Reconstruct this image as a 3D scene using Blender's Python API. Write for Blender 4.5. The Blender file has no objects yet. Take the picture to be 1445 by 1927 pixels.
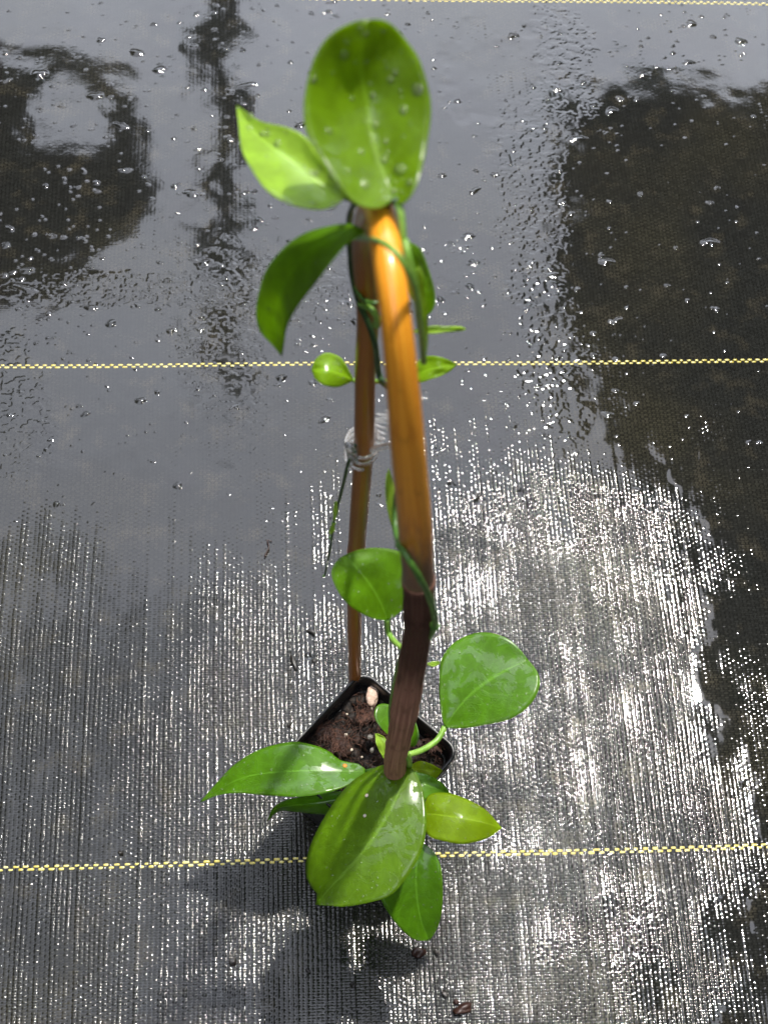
import bpy, math, random
import numpy as np
from mathutils import Vector, Matrix

# ------------------------------------------------------------------ camera, light, exposure
scene = bpy.context.scene
C = scene.collection
PITCH, ROLL, YAW, H, V0 = 1.10070924, 0.1284436, 0.15941078, 0.77290732, 0.18508634
PW, PH, FPX = 1445.0, 1927.0, 2782.0
fwd = np.array([0, math.cos(PITCH), -math.sin(PITCH)])
up0 = np.array([0, math.sin(PITCH), math.cos(PITCH)])
right = np.array([math.cos(ROLL), 0, 0]) + up0 * math.sin(ROLL)
upv = np.array([-math.sin(ROLL), 0, 0]) + up0 * math.cos(ROLL)
cd = bpy.data.cameras.new('camera')
cam = bpy.data.objects.new('camera', cd)
C.objects.link(cam)
cam.matrix_world = Matrix(((right[0], upv[0], -fwd[0], 0), (right[1], upv[1], -fwd[1], 0),
                           (right[2], upv[2], -fwd[2], H), (0, 0, 0, 1)))
cd.sensor_fit = 'VERTICAL'
cd.sensor_height = 24.0
cd.lens = FPX / PH * 24.0
cd.clip_start, cd.clip_end = 0.01, 100
cd.dof.use_dof = True
cd.dof.focus_distance = 0.72
cd.dof.aperture_fstop = 12.5
scene.camera = cam

SUN = Vector((0.15, 0.35, 1.0)).normalized()
sl = bpy.data.lights.new('sun', 'SUN')
sl.energy = 3.8
sl.angle = math.radians(2.2)
sl.color = (1.0, 0.95, 0.86)
so = bpy.data.objects.new('sun', sl)
C.objects.link(so)
so.rotation_euler = SUN.to_track_quat('Z', 'Y').to_euler()
so.location = SUN * 3

scene.view_settings.view_transform = 'Standard'
scene.view_settings.look = 'None'
scene.view_settings.gamma = 1
scene.view_settings.use_curve_mapping = False
scene.view_settings.exposure = 0.4

world = bpy.data.worlds.new('World')
scene.world = world
world.use_nodes = True


class NT:
    """small node-tree helper"""
    def __init__(s, tree):
        s.t = tree
        tree.nodes.clear()
    def n(s, typ, **kw):
        nd = s.t.nodes.new(typ)
        for k, v in kw.items():
            setattr(nd, k, v)
        return nd
    def link(s, a, b):
        s.t.links.new(a, b)
    def put(s, sock, v):
        if hasattr(v, 'is_output'):
            s.link(v, sock)
        else:
            sock.default_value = v
    def m(s, op, a, b=0.0, c=0.0, clamp=False):
        nd = s.n('ShaderNodeMath', operation=op, use_clamp=clamp)
        for i, v in enumerate((a, b, c)):
            s.put(nd.inputs[i], v)
        return nd.outputs[0]
    def ss(s, x, lo, hi, a=0.0, b=1.0):
        nd = s.n('ShaderNodeMapRange', interpolation_type='SMOOTHSTEP')
        s.put(nd.inputs[0], x)
        for i, v in enumerate((lo, hi, a, b)):
            s.put(nd.inputs[i + 1], v)
        return nd.outputs[0]
    def mix(s, f, a, b):
        nd = s.n('ShaderNodeMix', data_type='RGBA')
        s.put(nd.inputs[0], f)
        for sock, v in ((nd.inputs[6], a), (nd.inputs[7], b)):
            s.put(sock, v if hasattr(v, 'is_output') else (*v, 1.0))
        return nd.outputs[2]
    def noise(s, vec, scale, detail=3.0, rough=0.5, dist=0.0):
        nd = s.n('ShaderNodeTexNoise')
        if vec is not None:
            s.link(vec, nd.inputs['Vector'])
        nd.inputs['Scale'].default_value = scale
        nd.inputs['Detail'].default_value = detail
        nd.inputs['Roughness'].default_value = rough
        nd.inputs['Distortion'].default_value = dist
        return nd
    def vec(s, x, y, z):
        nd = s.n('ShaderNodeCombineXYZ')
        for i, v in enumerate((x, y, z)):
            s.put(nd.inputs[i], v)
        return nd.outputs[0]


def build_world():
    w = NT(world.node_tree)
    tc = w.n('ShaderNodeTexCoord')
    sp = w.n('ShaderNodeSeparateXYZ')
    w.link(tc.outputs['Generated'], sp.inputs[0])
    z = w.m('MAXIMUM', sp.outputs[2], 0.03)
    gu, gv = w.m('DIVIDE', sp.outputs[0], z), w.m('DIVIDE', sp.outputs[1], z)
    P = w.vec(gu, gv, 0.0)
    n1 = w.noise(P, 12.0, 3.8, 0.58)
    s1 = w.n('ShaderNodeSeparateColor')
    w.link(n1.outputs['Color'], s1.inputs[0])
    u = w.m('ADD', gu, w.m('MULTIPLY', w.m('SUBTRACT', s1.outputs[0], 0.5), 0.12))
    v = w.m('ADD', gv, w.m('MULTIPLY', w.m('SUBTRACT', s1.outputs[1], 0.5), 0.12))
    # tree mass to the right
    t1 = w.m('MULTIPLY_ADD', w.m('SUBTRACT', 0.93, v), 0.066, 0.102)
    t2 = w.m('MINIMUM', w.m('MULTIPLY_ADD', w.m('SUBTRACT', 0.658, v), 0.56, 0.12), 0.215)
    T = w.m('MAXIMUM', t1, t2)
    dR = w.ss(w.m('SUBTRACT', u, T), -0.006, 0.008)
    dR = w.m('MULTIPLY', dR, w.ss(w.m('SUBTRACT', w.m('MULTIPLY_ADD', u, 0.1, 0.945), v), -0.004, 0.008))
    dR2 = w.m('MULTIPLY', w.ss(u, 0.285, 0.30), w.ss(v, 0.985, 0.975))
    # tree crown to the left with a gap of sky in it
    ea = w.m('ADD', w.m('POWER', w.m('DIVIDE', w.m('ADD', u, 0.352), 0.125), 2.0),
             w.m('POWER', w.m('DIVIDE', w.m('SUBTRACT', v, 0.785), 0.130), 2.0))
    dL = w.ss(ea, 1.06, 0.94)
    eh = w.m('ADD', w.m('POWER', w.m('DIVIDE', w.m('ADD', u, 0.318), 0.042), 2.0),
             w.m('POWER', w.m('DIVIDE', w.m('SUBTRACT', v, 0.838), 0.034), 2.0))
    dL = w.m('MULTIPLY', dL, w.ss(eh, 0.9, 1.1))
    dL = w.m('MAXIMUM', dL, w.m('MULTIPLY', w.ss(u, -0.36, -0.385), w.ss(v, 0.92, 0.90)))
    # a slim trunk
    cx = w.m('MULTIPLY_ADD', w.m('SUBTRACT', v, 0.66), -0.163, -0.148)
    dS = w.ss(w.m('ABSOLUTE', w.m('SUBTRACT', u, cx)), 0.019, 0.013)
    dS = w.m('MULTIPLY', dS, w.ss(v, 0.54, 0.62))
    dark = w.m('MAXIMUM', w.m('MAXIMUM', dR, dR2), w.m('MAXIMUM', dL, dS))
    rad = w.m('SQRT', w.m('ADD', w.m('MULTIPLY', gu, gu), w.m('MULTIPLY', gv, gv)))
    dark = w.m('MAXIMUM', dark, w.ss(w.m('ADD', rad, w.m('MULTIPLY', n1.outputs[0], 0.5)), 1.9, 2.1))
    sky = w.n('ShaderNodeTexSky', sky_type='NISHITA', sun_disc=False)
    sky.sun_elevation = math.asin(SUN.z)
    sky.sun_rotation = math.atan2(SUN.x, SUN.y)
    sky.dust_density = 2.0
    cl = w.noise(tc.outputs['Generated'], 3.0, 6.0, 0.55, 0.3)
    grad = w.mix(w.ss(gv, 0.4, 1.2), (19.0, 19.9, 22.6), (36.0, 38.0, 43.0))
    cf = w.ss(cl.outputs[0], 0.35, 0.7, 0.75, 0.98)
    col = w.mix(cf, sky.outputs[0], grad)
    tn = w.noise(P, 40.0, 3.0)
    tree = w.mix(w.ss(tn.outputs[0], 0.4, 0.65), (0.10, 0.11, 0.07), (0.35, 0.36, 0.22))
    col = w.mix(dark, col, tree)
    bg = w.n('ShaderNodeBackground')
    w.link(col, bg.inputs[0])
    bg.inputs[1].default_value = 0.12
    out = w.n('ShaderNodeOutputWorld')
    w.link(bg.outputs[0], out.inputs[0])
build_world()

# ------------------------------------------------------------------ helpers
random.seed(7)
rng = np.random.default_rng(11)
EYE = np.array([0, 0, H])
AX_U = np.array([math.cos(YAW), math.sin(YAW)])
AX_V = np.array([-math.sin(YAW), math.cos(YAW)])


def ray(px, py):
    px, py = np.asarray(px, float), np.asarray(py, float)
    return fwd + np.multiply.outer((px - PW / 2) / FPX, right) - np.multiply.outer((py - PH / 2) / FPX, upv)


def at_z(px, py, z):
    """the point of height z that the photograph shows at pixel px, py"""
    d = ray(px, py)
    t = (H - np.asarray(z, float)) / -d[..., 2]
    return EYE + d * t[..., None]


def at_y(px, py, y):
    d = ray(px, py)
    t = np.asarray(y, float) / d[..., 1]
    return EYE + d * t[..., None]


def mat(name):
    m = bpy.data.materials.new(name)
    m.use_nodes = True
    return m, NT(m.node_tree)


def finish(w, shader, disp=None):
    o = w.n('ShaderNodeOutputMaterial')
    w.link(shader, o.inputs[0])


def principled(w, color, rough, **kw):
    p = w.n('ShaderNodeBsdfPrincipled')
    w.put(p.inputs['Base Color'], color if hasattr(color, 'is_output') else (*color, 1))
    w.put(p.inputs['Roughness'], rough)
    for k, v in kw.items():
        w.put(p.inputs[k.replace('_', ' ')], v)
    return p


def bump(w, h, dist, strength=1.0):
    b = w.n('ShaderNodeBump')
    b.inputs['Strength'].default_value = strength
    b.inputs['Distance'].default_value = dist
    w.link(h, b.inputs['Height'])
    return b.outputs[0]


def raw_mesh(name, verts, faces, uv=None):
    me = bpy.data.meshes.new(name)
    me.from_pydata([tuple(v) for v in verts], [], [tuple(int(i) for i in f) for f in faces])
    if uv is not None:
        l = me.uv_layers.new(name='UVMap')
        li = np.empty(len(me.loops), dtype=np.int32)
        me.loops.foreach_get('vertex_index', li)
        l.data.foreach_set('uv', np.asarray(uv, dtype=np.float32)[li].ravel())
    me.update()
    return me


def link(name, me, m, parent=None, origin=None):
    ob = bpy.data.objects.new(name, me)
    C.objects.link(ob)
    for q in (m if isinstance(m, (list, tuple)) else [m]):
        me.materials.append(q)
    if parent is not None:
        ob.parent = parent
    return ob


def tag(o, label=None, cat=None, group=None, kind=None):
    for k, v in (('label', label), ('category', cat), ('group', group), ('kind', kind)):
        if v:
            o[k] = v
    return o


def thing(name, label, cat, loc, group=None):
    o = bpy.data.objects.new(name, None)
    C.objects.link(o)
    o.location = loc
    o.empty_display_size = 0.02
    return tag(o, label, cat, group)


def catmull(P, n):
    """resample control points (k, d) to n points evenly along a Catmull-Rom curve"""
    P = np.asarray(P, float)
    if len(P) == 2:
        t = np.linspace(0, 1, n)[:, None]
        return P[0] * (1 - t) + P[1] * t
    Q = np.vstack([2 * P[0] - P[1], P, 2 * P[-1] - P[-2]])
    pts = []
    for i in range(1, len(Q) - 2):
        for t in np.linspace(0, 1, 24, endpoint=False):
            a, b, c, d = Q[i - 1], Q[i], Q[i + 1], Q[i + 2]
            pts.append(0.5 * (2 * b + (c - a) * t + (2 * a - 5 * b + 4 * c - d) * t * t + (3 * b - a - 3 * c + d) * t ** 3))
    pts.append(P[-1])
    pts = np.array(pts)
    k = min(3, pts.shape[1])
    s = np.r_[0, np.cumsum(np.linalg.norm(np.diff(pts[:, :k], axis=0), axis=1))]
    q = np.linspace(0, s[-1], n)
    return np.stack([np.interp(q, s, pts[:, j]) for j in range(pts.shape[1])], 1)


def tube_data(pts, rad, sides=12, cap=True):
    pts = np.asarray(pts, float)
    n = len(pts)
    rad = np.broadcast_to(np.asarray(rad, float), (n,))
    T = np.gradient(pts, axis=0)
    T /= np.linalg.norm(T, axis=1)[:, None] + 1e-12
    ref = np.array([1., 0, 0]) if abs(T[0][0]) < 0.8 else np.array([0, 1., 0])
    N = np.cross(T[0], ref)
    N /= np.linalg.norm(N)
    V, UV, L = [], [], 0.0
    for i in range(n):
        N = N - T[i] * (N @ T[i])
        N /= np.linalg.norm(N) + 1e-12
        B = np.cross(T[i], N)
        if i:
            L += np.linalg.norm(pts[i] - pts[i - 1])
        for k in range(sides):
            a = 2 * math.pi * k / sides
            V.append(pts[i] + rad[i] * (N * math.cos(a) + B * math.sin(a)))
            UV.append((abs(2 * k / sides - 1), L * 10))
    Fc = []
    for i in range(n - 1):
        for k in range(sides):
            k2 = (k + 1) % sides
            Fc.append((i * sides + k, i * sides + k2, (i + 1) * sides + k2, (i + 1) * sides + k))
    if cap:
        Fc.append(tuple(range(sides - 1, -1, -1)))
        Fc.append(tuple((n - 1) * sides + k for k in range(sides)))
    return V, Fc, UV


class MB:
    """collects pieces of one mesh"""
    def __init__(s):
        s.v, s.f, s.uv, s.mi = [], [], [], []
    def add(s, V, Fc, UV=None, mi=0):
        o = len(s.v)
        s.v += [tuple(x) for x in V]
        s.uv += list(UV) if UV is not None else [(0, 0)] * len(V)
        s.f += [tuple(i + o for i in f) for f in Fc]
        s.mi += [mi] * len(Fc)
    def tube(s, pts, rad, sides=10, cap=True, mi=0):
        s.add(*tube_data(pts, rad, sides, cap), mi=mi)
    def build(s, name, m, parent=None, base=None):
        v = np.array(s.v, float)
        if base is not None:
            v = v - np.asarray(base)
        me = raw_mesh(name, v, s.f, s.uv)
        if any(s.mi):
            me.polygons.foreach_set('material_index', np.array(s.mi, dtype=np.int32))
        for p in me.polygons:
            p.use_smooth = True
        return link(name, me, m, parent)


_lat = rng.random((256, 256))


def vnoise(x, y, seed=0):
    x = x + seed * 17.31
    y = y + seed * 41.17
    xi, yi = np.floor(x).astype(np.int32), np.floor(y).astype(np.int32)
    fx, fy = (x - xi).astype(np.float32), (y - yi).astype(np.float32)
    fx = fx * fx * fx * (fx * (fx * 6 - 15) + 10)
    fy = fy * fy * fy * (fy * (fy * 6 - 15) + 10)
    L = _lat.astype(np.float32)
    x0, x1, y0, y1 = xi & 255, (xi + 1) & 255, yi & 255, (yi + 1) & 255
    a = L[x0, y0] * (1 - fx) + L[x1, y0] * fx
    b = L[x0, y1] * (1 - fx) + L[x1, y1] * fx
    return (a * (1 - fy) + b * fy) - 0.5


def fbm(x, y, seed=0, oct=3, gain=0.5):
    r, a = 0, 1.0
    for i in range(oct):
        r = r + a * vnoise(x, y, seed + i * 3)
        x, y, a = x * 2.03, y * 2.03, a * gain
    return r


def sstep(x, a, b):
    t = np.clip((x - a) / (b - a), 0, 1)
    return t * t * (3 - 2 * t)


# ------------------------------------------------------------------ the wet woven mat
COL, ROW = 2.45, 1.40            # mm


def mat_material():
    m, w = mat('wet_woven_plastic')
    tc = w.n('ShaderNodeTexCoord')
    a = w.n('ShaderNodeAttribute', attribute_name='wet')
    n = w.noise(tc.outputs['Object'], 60.0, 4.0)
    n2 = w.noise(tc.outputs['Object'], 7.0, 3.0)
    dirt = w.ss(n2.outputs[0], 0.45, 0.7)
    col = w.mix(dirt, (0.017, 0.0175, 0.016), (0.030, 0.028, 0.019))
    col = w.mix(w.ss(n.outputs[0], 0.5, 0.75), col, (0.040, 0.036, 0.026))
    kn = w.n('ShaderNodeAttribute', attribute_name='knot')
    col = w.mix(kn.outputs['Fac'], (0.004, 0.004, 0.004), col)
    rough = w.m('MULTIPLY_ADD', w.m('SUBTRACT', 1.0, a.outputs['Fac']), 0.05, 0.035)
    p = principled(w, col, rough, IOR=w.m('MULTIPLY_ADD', a.outputs['Fac'], 0.20, 1.36))
    finish(w, p.outputs[0])
    return m


M_MAT = mat_material()


def outer_mat_material():
    m, w = mat('woven_plastic_beyond')
    tc = w.n('ShaderNodeTexCoord')
    sp = w.n('ShaderNodeSeparateXYZ')
    w.link(tc.outputs['Object'], sp.inputs[0])
    a = w.m('SINE', w.m('MULTIPLY', sp.outputs[0], 2 * math.pi / (COL * .001)))
    b = w.m('SINE', w.m('MULTIPLY', sp.outputs[1], 2 * math.pi / (ROW * .001)))
    n = w.noise(tc.outputs['Object'], 60.0, 4.0)
    h = w.m('ADD', w.m('MULTIPLY', a, b), w.m('MULTIPLY', n.outputs[0], 3.0))
    p = principled(w, w.mix(n.outputs[0], (0.010, 0.010, 0.010), (0.03, 0.028, 0.02)), 0.16, IOR=1.36)
    w.link(bump(w, h, 0.0002, 0.5), p.inputs['Normal'])
    finish(w, p.outputs[0])
    return m


M_OUT = outer_mat_material()


def build_ground():
    u0, u1, v0, v1 = -0.30, 0.47, 0.03, 0.855
    du, dv = 0.00050, 0.00035
    nu, nv = int((u1 - u0) / du) + 1, int((v1 - v0) / dv) + 1
    uu = np.linspace(u0, u1, nu).astype(np.float32)
    vv = np.linspace(v0, v1, nv).astype(np.float32)
    U, V = np.meshgrid(uu * 1000, vv * 1000)          # millimetres
    # thread layout with slow drift
    cu = U / COL + 0.9 * vnoise(U / 60, V / 120, 3) + 0.25 * vnoise(U / 9, V / 40, 4)
    rv = V / ROW + 0.9 * vnoise(U / 90, V / 50, 5) + 0.2 * vnoise(U / 30, V / 7, 6)
    ci, ri = np.floor(cu), np.floor(rv)
    a, b = (cu - ci - 0.5).astype(np.float32), (rv - ri - 0.5).astype(np.float32)
    even = ((ci + ri) % 2 == 0)
    ca = _lat[(ci.astype(int) * 7) & 255, 3].astype(np.float32)
    cell = _lat[ci.astype(int) & 255, ri.astype(int) & 255].astype(np.float32)
    weft = 1 - 1.9 * a * a - 1.8 * b * b - 3.0 * b ** 4
    warp = 1.0 - 2.2 * a * a - 3.6 * a ** 4 - 2.2 * b * b
    weave = np.where(even, weft * 0.85, warp * 1.1)
    weave = weave * (0.75 + 0.5 * ca) * (0.8 + 0.4 * cell)
    t1 = _lat[(ci.astype(int) + 91) & 255, (ri.astype(int) * 3) & 255].astype(np.float32) - 0.5
    t2 = _lat[(ci.astype(int) * 5) & 255, (ri.astype(int) + 37) & 255].astype(np.float32) - 0.5
    weave = weave * (0.40 + 0.20 * vnoise(U / 25, V / 25, 8)) + (0.34 * t1 * a + 0.20 * t2 * b) * (0.25 - a * a) * (0.25 - b * b) * 16 + 0.06 * vnoise(U / 1.6, V / 1.1, 9)
    weave = weave.astype(np.float32)
    knot = np.clip(0.5 + 0.5 * np.where(even, 0.9 - 6.0 * b * b, 0.5 - 7.0 * a * a) + 0.35 * (cell - 0.5), 0, 1).astype(np.float32)
    # where the water lies: smooth film over the upper part, thinning out towards the camera
    def P(px, py):
        g = at_z(px, py, 0.0)[:2]
        return g @ AX_U * 1000, g @ AX_V * 1000
    vA, vB = P(500, 690)[1], P(500, 1260)[1]
    lev = sstep(V + 60 * fbm(U / 45, V / 45, 12, 3) - 38 * sstep(U, P(700, 850)[0], P(860, 850)[0]), vB, vA)
    def blob(px, py, rx, ry, seed):
        x, y = P(px, py)
        d = ((U - x) / rx) ** 2 + ((V - y) / ry) ** 2 + 1.2 * fbm(U / 22, V / 22, seed, 3)
        return sstep(d, 1.4, 0.5)
    lev = np.maximum(lev, 0.20 * blob(1200, 1800, 22, 34, 21))
    lev = np.maximum(lev, 0.10 * blob(560, 1900, 30, 22, 22))
    lev = lev * (1 - 0.30 * blob(930, 150, 36, 55, 24))
    lev = np.maximum(lev, 0.75 * blob(1310, 520, 48, 80, 25))
    lev = np.maximum(lev, 0.70 * sstep(U + 44 * fbm(U / 22, V / 26, 26, 3), P(1220, 1300)[0], P(1440, 1300)[0]))
    lev = np.maximum(lev, 0.24 * blob(130, 960, 80, 75, 27))
    wl = 0.120 + 0.13 * fbm(U / 14, V / 24, 19, 3) * (1 - sstep(lev, 0.2, 0.95)) + 0.60 * lev
    ripple = 0.05 * fbm(U / 28, V / 28, 31, 2) + 0.012 * vnoise(U / 9, V / 9, 33)
    # patches where the film is broken up into little islands
    rough = 0.02 + 0.9 * blob(430, 640, 26, 70, 41) + 0.6 * blob(330, 545, 120, 13, 42) + blob(1030, 620, 22, 90, 43)
    rough = rough + 0.5 * blob(620, 540, 80, 26, 44) + 0.9 * blob(1060, 100, 22, 60, 45) + 0.6 * blob(20, 800, 25, 60, 46) + 0.6 * blob(1000, 350, 26, 70, 47)
    rough = np.clip(rough, 0, 1)
    isl = vnoise(U / 3.4, V / 3.0, 51) + 0.6 * vnoise(U / 1.7, V / 1.6, 52)
    film = wl + 0.006 * weave + ripple * 0.6 + rough * lev * 0.11 * sstep(isl, -0.12, 0.12)
    k = 0.15
    h = np.maximum(weave, film)
    dlt = np.clip(1 - np.abs(weave - film) / k, 0, 1)
    h = h + dlt * dlt * k * 0.25
    wet = sstep(film - weave, -0.03, 0.06)
    h = h + (1 - 0.75 * lev) * (0.55 * fbm(U / 70, V / 70, 61, 2) + 0.30 * fbm(U / 22, V / 22, 62, 2))
    h = h.astype(np.float32)
    # water beads lying on the film and on the weave
    def stamp(x, y, r, hh, el=1.0, ang=0.0, sharp=0.0):
        i0, i1 = int((x - 2 * r * el - u0 * 1000) / (du * 1000)), int((x + 2 * r * el - u0 * 1000) / (du * 1000)) + 2
        j0, j1 = int((y - 2 * r * el - v0 * 1000) / (dv * 1000)), int((y + 2 * r * el - v0 * 1000) / (dv * 1000)) + 2
        i0, j0, i1, j1 = max(i0, 0), max(j0, 0), min(i1, nu), min(j1, nv)
        if i1 <= i0 or j1 <= j0:
            return
        X, Y = U[j0:j1, i0:i1] - x, V[j0:j1, i0:i1] - y
        c, s = math.cos(ang), math.sin(ang)
        X, Y = (X * c + Y * s) / el, (-X * s + Y * c)
        th = np.arctan2(Y, X)
        rr = r * (1 + 0.16 * np.sin(2 * th + x) + 0.10 * np.sin(3 * th + y) + 0.05 * np.sin(5 * th + x * 3))
        q = np.clip(1 - (X * X + Y * Y) / (rr * rr), 0, 1)
        h[j0:j1, i0:i1] += hh * q ** 0.72 if hh > 0 else hh * q
        wet[j0:j1, i0:i1] = np.maximum(wet[j0:j1, i0:i1], (q > 0))
    g = np.random.default_rng(5)
    made = 0
    while made < 1500:
        px, py = g.uniform(-20, 1465), g.uniform(-20, 1000)
        x, y = P(px, py)
        dens = 0.16 + 0.5 * float(vnoise(np.array([x / 16]), np.array([y / 16]), 71)[0] > 0.1)
        if py > 700:
            dens *= 1 - (py - 700) / 320
        if 450 < py < 640 and px < 1040:
            dens += 0.25
        if px > 1060 and py > 190:
            dens *= 0.45 + 0.9 * (px < 1180)
        if g.random() > dens:
            continue
        r = min(0.45 * math.exp(abs(g.normal(0, 0.62))), 2.6)
        if px > 1060 and py > 190:
            r *= 0.75
        stamp(x, y, r, r * g.uniform(0.16, 0.34), g.choice([1.0, 1.0, 1.3, 1.9]), g.normal(0, 0.5))
        if r > 1.0 and g.random() < 0.5:
            stamp(x + r * g.uniform(0.9, 1.5), y + g.normal(0, 0.4), r * 0.6, r * 0.2)
        made += 1
    for px, py, r, hh, el, an in ((75, 140, 4.2, 1.1, 1.2, -.1), (180, 182, 3.6, 0.9, 1.3, 0), (258, 100, 3.6, .8, 1.2, 0), (300, 132, 3, .6, 1.4, 0),
                                  (462, 162, 2.2, .6, 3.6, .25), (228, 238, 2.0, .7, 2.6, -.5), (1085, 262, 2.0, .6, 4.0, .1), (1150, 210, 3.4, .9, 1.1, 0),
                                  (1335, 457, 3.0, .7, 1.9, .1), (1140, 493, 2.6, .7, 1.8, -.1), (360, 365, 3.2, .7, 1.5, 0), (50, 545, 2.0, .5, 4.0, -.25),
                                  (1300, 45, 2.8, .6, 1.4, 0), (1210, 142, 2.6, .7, 1.6, 0), (1295, 118, 1.6, .5, 3, .1), (530, 712, 2.2, .8, 1.5, .9),
                                  (610, 790, 1.6, .6, 2.6, .8), (265, 755, 2.4, .7, 1.2, 0), (335, 915, 2.2, .6, 1.2, 0), (385, 495, 2.4, .6, 1.6, .3), (210, 610, 2.6, .7, 1.2, .4),
                                  (1100, 390, .01, .01, 1, 0), (1395, 1475, 1.6, .7, 1.1, 0), (1357, 1690, 1.6, .6, 1.2, 1), (700, 250, 2, .5, 1, 0), (880, 445, 2.4, .6, 1.8, 0)):
        stamp(*P(px, py), r, hh, el, an)
    for px, py, r in ((903, 942, 3.2), (850, 912, 2.4), (980, 925, 2.2), (930, 890, 2.0), (580, 1235, 2.0)):
        stamp(*P(px, py), r, -0.55)
    # mesh
    co = np.empty((nv, nu, 3), np.float32)
    co[..., 0], co[..., 1], co[..., 2] = U / 1000, V / 1000, h / 1000 - 0.0002
    edge = np.minimum(np.minimum(U - u0 * 1000, u1 * 1000 - U), np.minimum(V - v0 * 1000, v1 * 1000 - V))
    co[..., 2] *= sstep(edge, 0, 35)
    idx = np.arange(nu * nv, dtype=np.int32).reshape(nv, nu)
    quads = np.stack([idx[:-1, :-1], idx[:-1, 1:], idx[1:, 1:], idx[1:, :-1]], -1).reshape(-1, 4)
    # the mat goes on round the finely woven piece
    ext = 3.0
    outer = np.array([[-ext, -ext, 0], [ext, -ext, 0], [ext, ext, 0], [-ext, ext, 0]], np.float32)
    N0 = nu * nv
    c00, c10, c11, c01 = idx[0, 0], idx[0, -1], idx[-1, -1], idx[-1, 0]
    ring = [(N0, N0 + 1, c10, c00), (N0 + 1, N0 + 2, c11, c10), (N0 + 2, N0 + 3, c01, c11), (N0 + 3, N0, c00, c01)]
    quads = np.vstack([quads, np.array(ring, np.int32)])
    me = bpy.data.meshes.new('ground')
    allv = np.vstack([co.reshape(-1, 3), outer])
    me.vertices.add(len(allv))
    me.vertices.foreach_set('co', allv.ravel())
    me.loops.add(quads.size)
    me.loops.foreach_set('vertex_index', quads.ravel())
    me.polygons.add(len(quads))
    me.polygons.foreach_set('loop_start', np.arange(0, quads.size, 4, dtype=np.int32))
    me.polygons.foreach_set('use_smooth', np.ones(len(quads), bool))
    at = me.attributes.new('wet', 'FLOAT', 'POINT')
    at.data.foreach_set('value', np.r_[wet.astype(np.float32).ravel(), np.full(4, 0.5, np.float32)])
    at2 = me.attributes.new('knot', 'FLOAT', 'POINT')
    at2.data.foreach_set('value', np.r_[knot.ravel(), np.full(4, 0.5, np.float32)])
    me.update()
    me.validate()
    ob = link('ground', me, [M_MAT, M_OUT])
    mi = np.zeros(len(quads), np.int32)
    mi[-4:] = 1
    me.polygons.foreach_set('material_index', mi)
    ob.rotation_euler = (0, 0, YAW)
    tag(ob, kind='structure')
    return ob, (uu, vv, co[..., 2])


GROUND, HF = build_ground()


def ground_h(u, v):
    i = np.clip(((u - HF[0][0]) / (HF[0][1] - HF[0][0])).astype(int), 0, len(HF[0]) - 1)
    j = np.clip(((v - HF[1][0]) / (HF[1][1] - HF[1][0])).astype(int), 0, len(HF[1]) - 1)
    return HF[2][j, i]


def marker_threads():
    m, w = mat('yellow_tape')
    tc = w.n('ShaderNodeTexCoord')
    n = w.noise(tc.outputs['Object'], 240.0, 3.0)
    col = w.mix(w.ss(n.outputs[0], 0.3, 0.7), (0.52, 0.42, 0.06), (0.68, 0.60, 0.20))
    p = principled(w, col, 0.35, Coat_Weight=0.6, Coat_Roughness=0.12)
    finish(w, p.outputs[0])
    g = np.random.default_rng(3)
    nn, mm = 9, 7
    for k in range(3):
        V, F_ = [], []
        u = -0.295
        i = 0
        while u < 0.465:
            wd = COL * 0.001 * g.uniform(0.85, 1.2)
            vc = V0 + 0.3048 * k + (0.5 if i % 2 else -0.5) * ROW * 0.00108 + 0.0004 * math.sin(u * 23 + k)
            uc = u + wd / 2
            z0 = float(ground_h(np.array([uc]), np.array([vc]))[0])
            o = len(V)
            hw, hd, hh = wd * g.uniform(0.52, 0.66), ROW * 0.00048 * g.uniform(0.9, 1.12), 0.00042
            for a in range(nn):
                s = -1 + 2 * a / (nn - 1)
                for b in range(mm):
                    t = -1 + 2 * b / (mm - 1)
                    rr = max(0.0, 1 - abs(s) ** 4) ** 0.5
                    V.append((uc + s * hw, vc + t * hd * (0.35 + 0.65 * rr), z0 - 0.00012 + hh * rr * math.sqrt(max(0, 1 - t * t)) * (1 - 0.35 * s * s)))
            for a in range(nn - 1):
                for b in range(mm - 1):
                    q = o + a * mm + b
                    F_.append((q, q + mm, q + mm + 1, q + 1))
            u += wd * 1.0
            i += 1
        me = raw_mesh('marker_thread', V, F_)
        for p_ in me.polygons:
            p_.use_smooth = True
        link('marker_thread', me, m, GROUND)


marker_threads()

# ------------------------------------------------------------------ flower pot
b0 = at_z(683, 1258, 0.085)[:2]
c0 = at_z(867, 1412, 0.085)[:2]
e1 = (c0 - b0) / np.linalg.norm(c0 - b0)
e2 = np.array([e1[1], -e1[0]])
SIDE = 0.0632
PC = b0 + e1 * SIDE / 2 + e2 * SIDE / 2           # centre of the pot
POT_ROT = math.atan2(e1[1], e1[0])
POT_H = 0.085


def rrect(half, r, n=7):
    out = []
    for k, (sx, sy) in enumerate(((1, 1), (-1, 1), (-1, -1), (1, -1))):
        for i in range(n):
            a = math.pi / 2 * (k + i / (n - 1))
            out.append((sx * (half - r) + r * math.cos(a), sy * (half - r) + r * math.sin(a)))
    return out


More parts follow.
